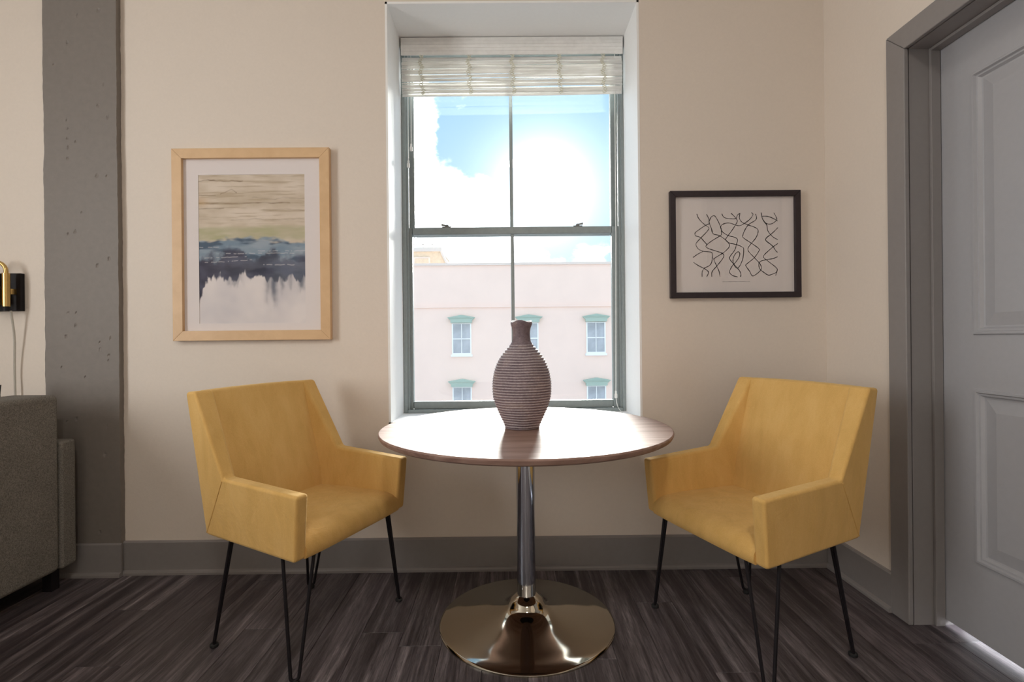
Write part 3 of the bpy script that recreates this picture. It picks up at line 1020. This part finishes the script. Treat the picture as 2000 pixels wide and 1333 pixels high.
STROKES = [
 [(385,325),(400,365),(440,415),(480,448),(510,470),(512,490),(480,530),(430,580),(380,635),(375,665),(400,705),(450,728),(530,738),(548,760),(545,830),(520,880),(450,915)],
 [(520,432),(480,448),(400,500),(365,530),(370,560),(420,578),(455,615),(490,655)],
 [(490,330),(515,380),(518,420),(540,480),(560,540),(625,560),(690,605),(730,650),(733,680),(700,720),(655,755),(580,800),(565,820),(595,890),(620,950),(630,1005)],
 [(520,400),(540,360),(570,345),(595,370),(630,440),(648,500),(648,550),(620,572),(540,620),(485,665),(490,690),(550,715),(640,745),(672,770),(660,810),(600,885),(545,950),(540,1005)],
 [(655,325),(680,365),(740,378),(805,378),(825,340),(855,320)],
 [(755,320),(800,365),(822,405),(800,450),(760,510),(715,570),(695,605),(730,640),(810,660),(870,685),(888,710),(880,800),(850,880),(815,915),(785,885),(770,830),(790,770),(825,738),(845,755),(835,800),(800,850),(770,880),(740,930),(735,965),(770,995),(820,1010)],
 [(640,470),(655,445),(700,427),(750,428),(800,448),(850,455),(900,430),(960,385),(992,335),(975,315)],
 [(640,470),(660,520),(720,560),(790,580),(822,605),(810,660),(790,720),(745,780),(735,810),(765,855),(815,910),(845,950),(855,985),(850,1008)],
 [(850,330),(845,375),(870,415),(930,445),(1000,470),(1040,495),(1045,530),(1020,590),(970,650),(935,700),(945,740),(1000,800),(1055,860),(1075,900),(1065,945),(985,1000),(950,950),(910,890),(920,870),(1000,805),(1050,735),(1055,710),(1000,665),(890,590),(880,560),(910,490),(950,440),(1015,400),(1030,370),(1020,330)],
 [(1080,315),(1090,370),(1115,420),(1140,450),(1150,510),(1180,555),(1220,590),(1258,610)],
 [(1085,355),(1150,358),(1210,380),(1258,408)],
 [(1218,318),(1240,360),(1248,395),(1210,430),(1170,442),(1130,430),(1095,385),(1087,350)],
 [(1260,480),(1220,520),(1180,555),(1135,590),(1130,620),(1180,660),(1210,690),(1235,730),(1255,748)],
 [(1258,652),(1210,685),(1150,735),(1105,780),(1105,805),(1160,850),(1230,905),(1250,935),(1235,965),(1190,985),(1150,992),(1100,960),(1065,930),(1050,890),(1060,850),(1110,830),(1200,815),(1255,795)],
 [(340,795),(390,760),(450,730)],
 [(345,848),(400,885),(460,915),(500,945),(505,965),(485,1005)],
 [(435,1005),(437,950),(455,920)],
 [(1250,935),(1240,970),(1230,998)],
]


def drawing():
    x0, x1, z0, z1 = 0.758, 1.3735, 1.274, 1.7785
    org = ((x0 + x1) / 2, YB, z0)
    p = empty('framed_drawing', org)
    tag(p, 'wavy black line drawing in a thin dark frame above the right armchair', 'picture')
    w = 0.0265
    frame_sides(x0, x1, z0, z1, w, YB - 0.026, YB - 0.002, 'dark_frame', p, org)
    yb = YB - 0.009
    pp = rel(MB().box(x0 + w - 0.003, x1 - w + 0.003, yb, YB - 0.003, z0 + w - 0.003, z1 - w + 0.003), org).build('paper', M['drawing_paper'], p)
    mb = MB()

    def ribbon(pts, hw):
        P = smooth_path([Vector((a, b, 0)) for a, b in pts], 6)
        v = []; n = len(P)
        for i, q in enumerate(P):
            t = (P[min(i + 1, n - 1)] - P[max(i - 1, 0)]).normalized()
            m_ = Vector((-t.y, t.x, 0)) * hw * (0.8 + 0.5 * mnoise.noise(Vector((q.x * 90, q.y * 90, 3))))
            v.append((q.x + m_.x, yb - 0.0006, q.y + m_.y)); v.append((q.x - m_.x, yb - 0.0006, q.y - m_.y))
        mb.add(v, [(2 * i, 2 * i + 2, 2 * i + 3, 2 * i + 1) for i in range(n - 1)])
    for s in STROKES:
        ribbon([(0.788 + (1290 + a / 5.555 - 1318) * 0.002435, 1.759 - (360 + b / 5.555 - 383) * 0.002432) for a, b in s], 0.0021)
    ribbon([(0.788 + (1408 - 1318) * 0.002435, 1.759 - (551 - 383) * 0.002432), (0.788 + (1435 - 1318) * 0.002435, 1.759 - (551 - 383) * 0.002432), (0.788 + (1461 - 1318) * 0.002435, 1.759 - (551 - 383) * 0.002432)], 0.0006)
    l = rel(mb, org).build('ink_lines', M['ink'], pp, fix=False)
    rel(MB().box(x0 + w - 0.003, x1 - w + 0.003, YB - 0.020, YB - 0.018, z0 + w - 0.003, z1 - w + 0.003), org).build('glass', M['picture_glass'], p)


drawing()

# ------------------------------------------------------------------ table and vase
TX, TY, TH, TR = 0.0542, 1.9781, 0.753, 0.5505
tb = empty('round_table', (TX, TY, 0)); tag(tb, 'round walnut pedestal table with polished metal trumpet base below the window', 'table')
MB().lathe([(0.46, TH - 0.024), (TR - 0.014, TH - 0.0235), (TR - 0.006, TH - 0.019), (TR - 0.001, TH - 0.010), (TR, TH - 0.005), (TR - 0.0015, TH - 0.0015), (TR - 0.004, TH)], 160).build('table_top', M['walnut_veneer'], tb, smooth=True, sharp=20)
MB().lathe([(0.16, TH - 0.036), (0.16, TH - 0.024)], 48).build('mounting_plate', M['black_metal'], tb)
MB().lathe([(0.0355, 0.100), (0.0355, TH - 0.03)], 64).build('pole', M['chrome'], tb, smooth=True)
BR = 0.335
ctrl = [(BR, 0.0), (BR, 0.005), (BR - 0.004, 0.0085), (0.305, 0.0125), (0.26, 0.0185), (0.20, 0.0285), (0.15, 0.0385), (0.115, 0.0485), (0.092, 0.0585), (0.078, 0.069), (0.070, 0.079), (0.061, 0.090), (0.049, 0.0995), (0.0405, 0.105), (0.036, 0.107)]
prof = ctrl[:2] + [(p.x, p.y) for p in smooth_path([Vector((a, b, 0)) for a, b in ctrl[2:]], 5)]
MB().lathe(prof, 128).build('trumpet_base', M['warm_chrome'], tb, smooth=True)

va = empty('ribbed_vase', (0.043, 1.945, TH)); tag(va, 'brown ribbed ceramic bottle vase on the round table', 'vase')
S = 1.945 / 1000.0
key = [(1225, 34), (1180, 36.5), (1100, 43.5), (1000, 51.5), (920, 56), (850, 57.8), (770, 58), (700, 56.8), (600, 52.5), (500, 43.8), (420, 32.5), (370, 24), (330, 18.6)]
sp = smooth_path([Vector(((1225 - a) / 5.333 * S, r * S, 0)) for a, r in key], 14)
hs = [p.x for p in sp]; rs_ = [p.y for p in sp]
zmax = hs[-1]
prof = [(0.060, 0.0)]
glz = [0.0]
pitch = 0.0098
zz_ = 0.001
nst = int(zmax / pitch * 8)
for k in range(nst + 1):
    z = 0.002 + (zmax - 0.002) * k / nst
    r = float(np.interp(z, hs, rs_))
    q = 0.5 + 0.5 * cos(2 * pi * z / pitch)
    fade = 1.0 - sstep(zmax - 0.02, zmax, z)
    prof.append((r - 0.0032 * fade * (1 - q ** 0.8), z))
    glz.append(fade * max(0.0, q - 0.55) / 0.45 * 0.8)
for a, r in ((300, 17.6), (260, 17.0), (220, 17.2), (185, 18.4), (160, 20.4), (140, 21.2), (122, 20.6), (116, 19.2)):
    prof.append((r * S, (1225 - a) / 5.333 * S)); glz.append(0.0)
zt = prof[-1][1]
for r, dz in ((17.6, -0.002), (16.0, -0.012), (14.6, -0.04), (14.5, -0.08)):
    prof.append((r * S, zt + dz)); glz.append(0.0)
NV = 96
npf = len(prof)


def wob(i, a, r, z):
    k = sstep(zt - 0.05, zt, z)
    return (r * (1 + 0.02 * k * sin(3 * a + 1) + 0.006 * mnoise.noise(Vector((cos(a) * 2, sin(a) * 2, z * 40)))),
            z + 0.0025 * k * sin(3 * a + 0.4) + 0.0016 * mnoise.noise(Vector((cos(a) * 1.6, sin(a) * 1.6, z * 14))) * (1 if z > 0.003 else 0))


vb = MB().lathe(prof, NV, wob=wob).build('vase_body', M['ribbed_clay'], va, smooth=True, sharp=180)
ga = vb.data.attributes.new('glaze', 'FLOAT', 'POINT')
ga.data.foreach_set('value', np.repeat(np.array(glz, dtype=np.float32), NV))

# ------------------------------------------------------------------ armchairs


def chair(loc, rz, label):
    c = empty('armchair', (loc[0], loc[1], 0), rz)
    tag(c, label, 'armchair', 'yellow armchairs at the round table')
    vel = M['mustard_velvet']
    t = 0.050
    for s in (1, -1):
        #      x      w      z     thickness
        P = [(0.158, 0.296, 0.391, t), (0.1765, 0.3006, 0.604, t), (-0.153, 0.299, 0.629, t), (-0.307, 0.2845, 0.917, 0.072), (-0.361, 0.279, 0.913, 0.088), (-0.2765, 0.268, 0.414, 0.092)]
        v = [(x, s * w, z) for x, w, z, q in P] + [(x, s * (w - q), z) for x, w, z, q in P]
        f = [(0, 1, 2, 5), (2, 3, 4, 5), (6, 11, 8, 7), (8, 11, 10, 9)]
        for i in range(6):
            j = (i + 1) % 6
            f.append((i, i + 6, j + 6, j))
        am = MB().add(v, f).build('arm', vel, c, bevel=0.011, seg=3)
        ka, kb = Vector(v[2]), Vector(v[5])
        MB().tube([ka.lerp(kb, q) for q in (0.04, 0.3, 0.6, 0.95)], 0.0022, 6).build('seam', vel, am, smooth=True)
    # backrest: gently cushioned slab between the wings
    nx, nz = 14, 16
    v = []
    hw = 0.238
    for side in (0, 1):
        for k in range(nz + 1):
            tz = k / nz
            for j in range(nx + 1):
                ty = j / nx * 2 - 1
                if side == 0:
                    x = -0.19 + (-0.309 + 0.19) * tz + 0.012 * (1 - ty * ty) * sin(pi * min(1, tz * 1.0)) ** 0.6
                    z = 0.44 + (0.915 - 0.44) * tz
                else:
                    x = -0.268 + (-0.355 + 0.268) * tz
                    z = 0.41 + (0.915 - 0.41) * tz
                v.append((x, ty * hw, z + (0.004 * (1 - ty * ty) if k == nz else 0)))
    f = []
    n1 = (nx + 1) * (nz + 1)
    g = lambda s_, k, j: s_ * n1 + k * (nx + 1) + j
    for s_ in (0, 1):
        for k in range(nz):
            for j in range(nx):
                f.append((g(s_, k, j), g(s_, k, j + 1), g(s_, k + 1, j + 1), g(s_, k + 1, j)))
    for k in range(nz):
        f.append((g(0, k, 0), g(0, k + 1, 0), g(1, k + 1, 0), g(1, k, 0)))
        f.append((g(0, k, nx), g(0, k + 1, nx), g(1, k + 1, nx), g(1, k, nx)))
    for j in range(nx):
        f.append((g(0, 0, j), g(0, 0, j + 1), g(1, 0, j + 1), g(1, 0, j)))
        f.append((g(0, nz, j), g(0, nz, j + 1), g(1, nz, j + 1), g(1, nz, j)))
    MB().add(v, f).build('backrest', vel, c, bevel=0.010, seg=3)
    # seat: upholstered block, soft front edge
    prof = [(-0.245, 0.405), (-0.245, 0.474), (-0.16, 0.473), (-0.05, 0.470), (0.06, 0.465), (0.11, 0.461), (0.138, 0.454), (0.156, 0.441), (0.166, 0.424), (0.168, 0.405), (0.160, 0.392), (0.0, 0.394)]
    ny = 12
    v = []; f = []
    n = len(prof)
    for j in range(ny + 1):
        ty = j / ny * 2 - 1
        for i, (x, z) in enumerate(prof):
            up = 0.005 * (1 - ty ** 4) if 1 <= i <= 7 else 0
            fx = 0.006 * (1 - ty ** 4) if 6 <= i <= 10 else 0
            v.append((x + fx, ty * 0.252, z + up))
    for j in range(ny):
        for i in range(n):
            k = (i + 1) % n
            f.append((j * n + i, j * n + k, (j + 1) * n + k, (j + 1) * n + i))
    f.append(tuple(range(n))); f.append(tuple(ny * n + i for i in range(n)))
    MB().add(v, f).build('seat', vel, c, smooth=True)
    MB().box(-0.20, 0.12, -0.20, 0.20, 0.390, 0.402).build('base_panel', M['dark_lining'], c)
    # hairpin legs
    for sx, sy, fx, fy, tx, ty in ((1, 1, 0.139, 0.280, 0.115, 0.235), (1, -1, 0.139, -0.280, 0.115, -0.235), (-1, 1, -0.289, 0.2316, -0.225, 0.205), (-1, -1, -0.289, -0.2316, -0.225, -0.205)):
        foot = Vector((fx, fy, 0.014))
        top = Vector((tx, ty, 0.398))
        tan = Vector((-sy, sx, 0)).normalized()
        h = 0.048
        pts = [top + tan * h]
        lo = foot + (top - foot) * 0.03
        for a in range(9):
            q = pi * a / 8
            pts.append(lo + tan * 0.0125 * cos(q) + (top - foot).normalized() * (-0.0115 * sin(q)))
        pts.append(top - tan * h)
        pts2 = [pts[0], pts[0].lerp(pts[1], 0.5)] + pts[1:-1] + [pts[-2].lerp(pts[-1], 0.5), pts[-1]]
        lg = MB().tube(pts2, 0.0056, 10).build('leg', M['black_metal'], c, smooth=True)
        fo = MB().lathe([(0.011, 0.0), (0.0145, 0.003), (0.0145, 0.010), (0.010, 0.015), (0.004, 0.017)], 16, fx, fy).build('foot', M['black_rubber'], lg, smooth=True)
    return c


chair((-0.7113, 1.9348), -0.3988, 'mustard velvet armchair left of the round table, under the watercolour')
chair((0.8036, 1.8517), 3.4998, 'mustard velvet armchair right of the round table, beside the grey door')

# ------------------------------------------------------------------ sofa, cushion, wall lamp
sf = empty('sofa', (-2.4, 1.4, 0)); tag(sf, 'grey woven fabric sofa with its back turned, at the left edge', 'sofa')
o = (-2.4, 1.4, 0)
SX = -1.979
rel(MB().box(SX - 0.20, SX, 0.62, 2.254, 0.095, 0.866), o).build('backrest', M['grey_weave'], sf, bevel=0.022, seg=4)
rel(MB().box(SX - 0.86, SX + 0.003, 2.256, 2.336, 0.095, 0.658), o).build('arm', M['grey_weave'], sf, bevel=0.014, seg=3)
rel(MB().box(SX - 0.86, SX + 0.003, 0.538, 0.618, 0.095, 0.658), o).build('arm', M['grey_weave'], sf, bevel=0.014, seg=3)
rel(MB().box(SX - 0.85, SX - 0.20, 0.62, 2.254, 0.095, 0.30), o).build('seat_base', M['grey_weave'], sf, bevel=0.012, seg=2)
for a, b in ((0.625, 1.435), (1.44, 2.25)):
    rel(MB().box(SX - 0.86, SX - 0.205, a, b, 0.302, 0.45), o).build('seat_cushion', M['grey_weave'], sf, bevel=0.03, seg=3)
for a in (-0.80, -0.06):
    for b in (0.60, 2.27):
        rel(MB().box(SX + a - 0.02, SX + a + 0.02, b - 0.02, b + 0.02, 0.0, 0.096), o).build('leg', M['black_metal'], sf)

cu = empty('cushion', (-2.296, 2.028, 0.452)); tag(cu, 'charcoal cushion peeking over the sofa back', 'cushion')
cu.rotation_euler = (0, radians(8), 0)
nn = 14
v = []; f = []
for side in (1, -1):
    for k in range(nn + 1):
        for j in range(nn + 1):
            a, b = j / nn * 2 - 1, k / nn * 2 - 1
            th = 0.075 * (max(0, 1 - a ** 4) * max(0, 1 - b ** 4)) ** 0.5
            pin = 1 - 0.05 * (1 - abs(a)) * abs(b) - 0.05 * (1 - abs(b)) * abs(a)
            v.append((side * th, a * 0.225 * pin, 0.235 + b * 0.228 * pin))
n1 = (nn + 1) ** 2
for s in (0, 1):
    for k in range(nn):
        for j in range(nn):
            q = [s * n1 + k * (nn + 1) + j, s * n1 + k * (nn + 1) + j + 1, s * n1 + (k + 1) * (nn + 1) + j + 1, s * n1 + (k + 1) * (nn + 1) + j]
            f.append(tuple(q if s == 0 else q[::-1]))
MB().add(v, f).build('cover', M['charcoal_fabric'], cu, smooth=True, sharp=180)

wl = empty('wall_lamp', (-2.355, YB, 1.33)); tag(wl, 'brass swing wall lamp on a black back plate above the sofa', 'wall lamp')
o = (-2.355, YB, 1.33)
rel(MB().box(-2.42, -2.288, YB - 0.022, YB - 0.001, 1.243, 1.420), o).build('back_plate', M['black_metal'], wl, bevel=0.002, seg=2)
tx, ty = -2.316, YB - 0.062
pts = [(tx, ty, 1.262), (tx, ty, 1.415)]
rel(MB().tube([pts[0], pts[1]], 0.0145, 20), o).build('socket_tube', M['brass'], wl, smooth=False)
arc = [(tx, ty, 1.414)] + [(tx - 0.045 + 0.045 * cos(q * pi / 10), ty, 1.422 + 0.045 * sin(q * pi / 10)) for q in range(11)] + [(tx - 0.09, ty, 1.40)]
rel(MB().tube(arc, 0.0085, 14), o).build('goose_neck', M['brass'], wl, smooth=True)
rel(MB().lathe([(0.012, 1.41), (0.03, 1.395), (0.055, 1.33), (0.06, 1.27), (0.058, 1.27), (0.05, 1.33), (0.02, 1.385)], 32, tx - 0.09, ty), o).build('shade', M['brass'], wl, smooth=True)
rel(MB().lathe([(0.013, 1.243), (0.013, 1.262)], 20, tx, ty), o).build('end_cap', M['black_metal'], wl)
rel(MB().box(tx - 0.009, tx + 0.009, ty, YB - 0.02, 1.32, 1.345), o).build('bracket', M['brass'], wl)
cp = smooth_path([(tx + 0.010, ty + 0.01, 1.243), (tx + 0.006, ty + 0.03, 1.12), (tx - 0.004, ty + 0.04, 0.98), (tx - 0.002, ty + 0.04, 0.86), (tx, ty + 0.045, 0.70)], 8)
rel(MB().tube(cp, 0.0045, 8), o).build('power_cord', M['clear_cord'], wl, smooth=True)
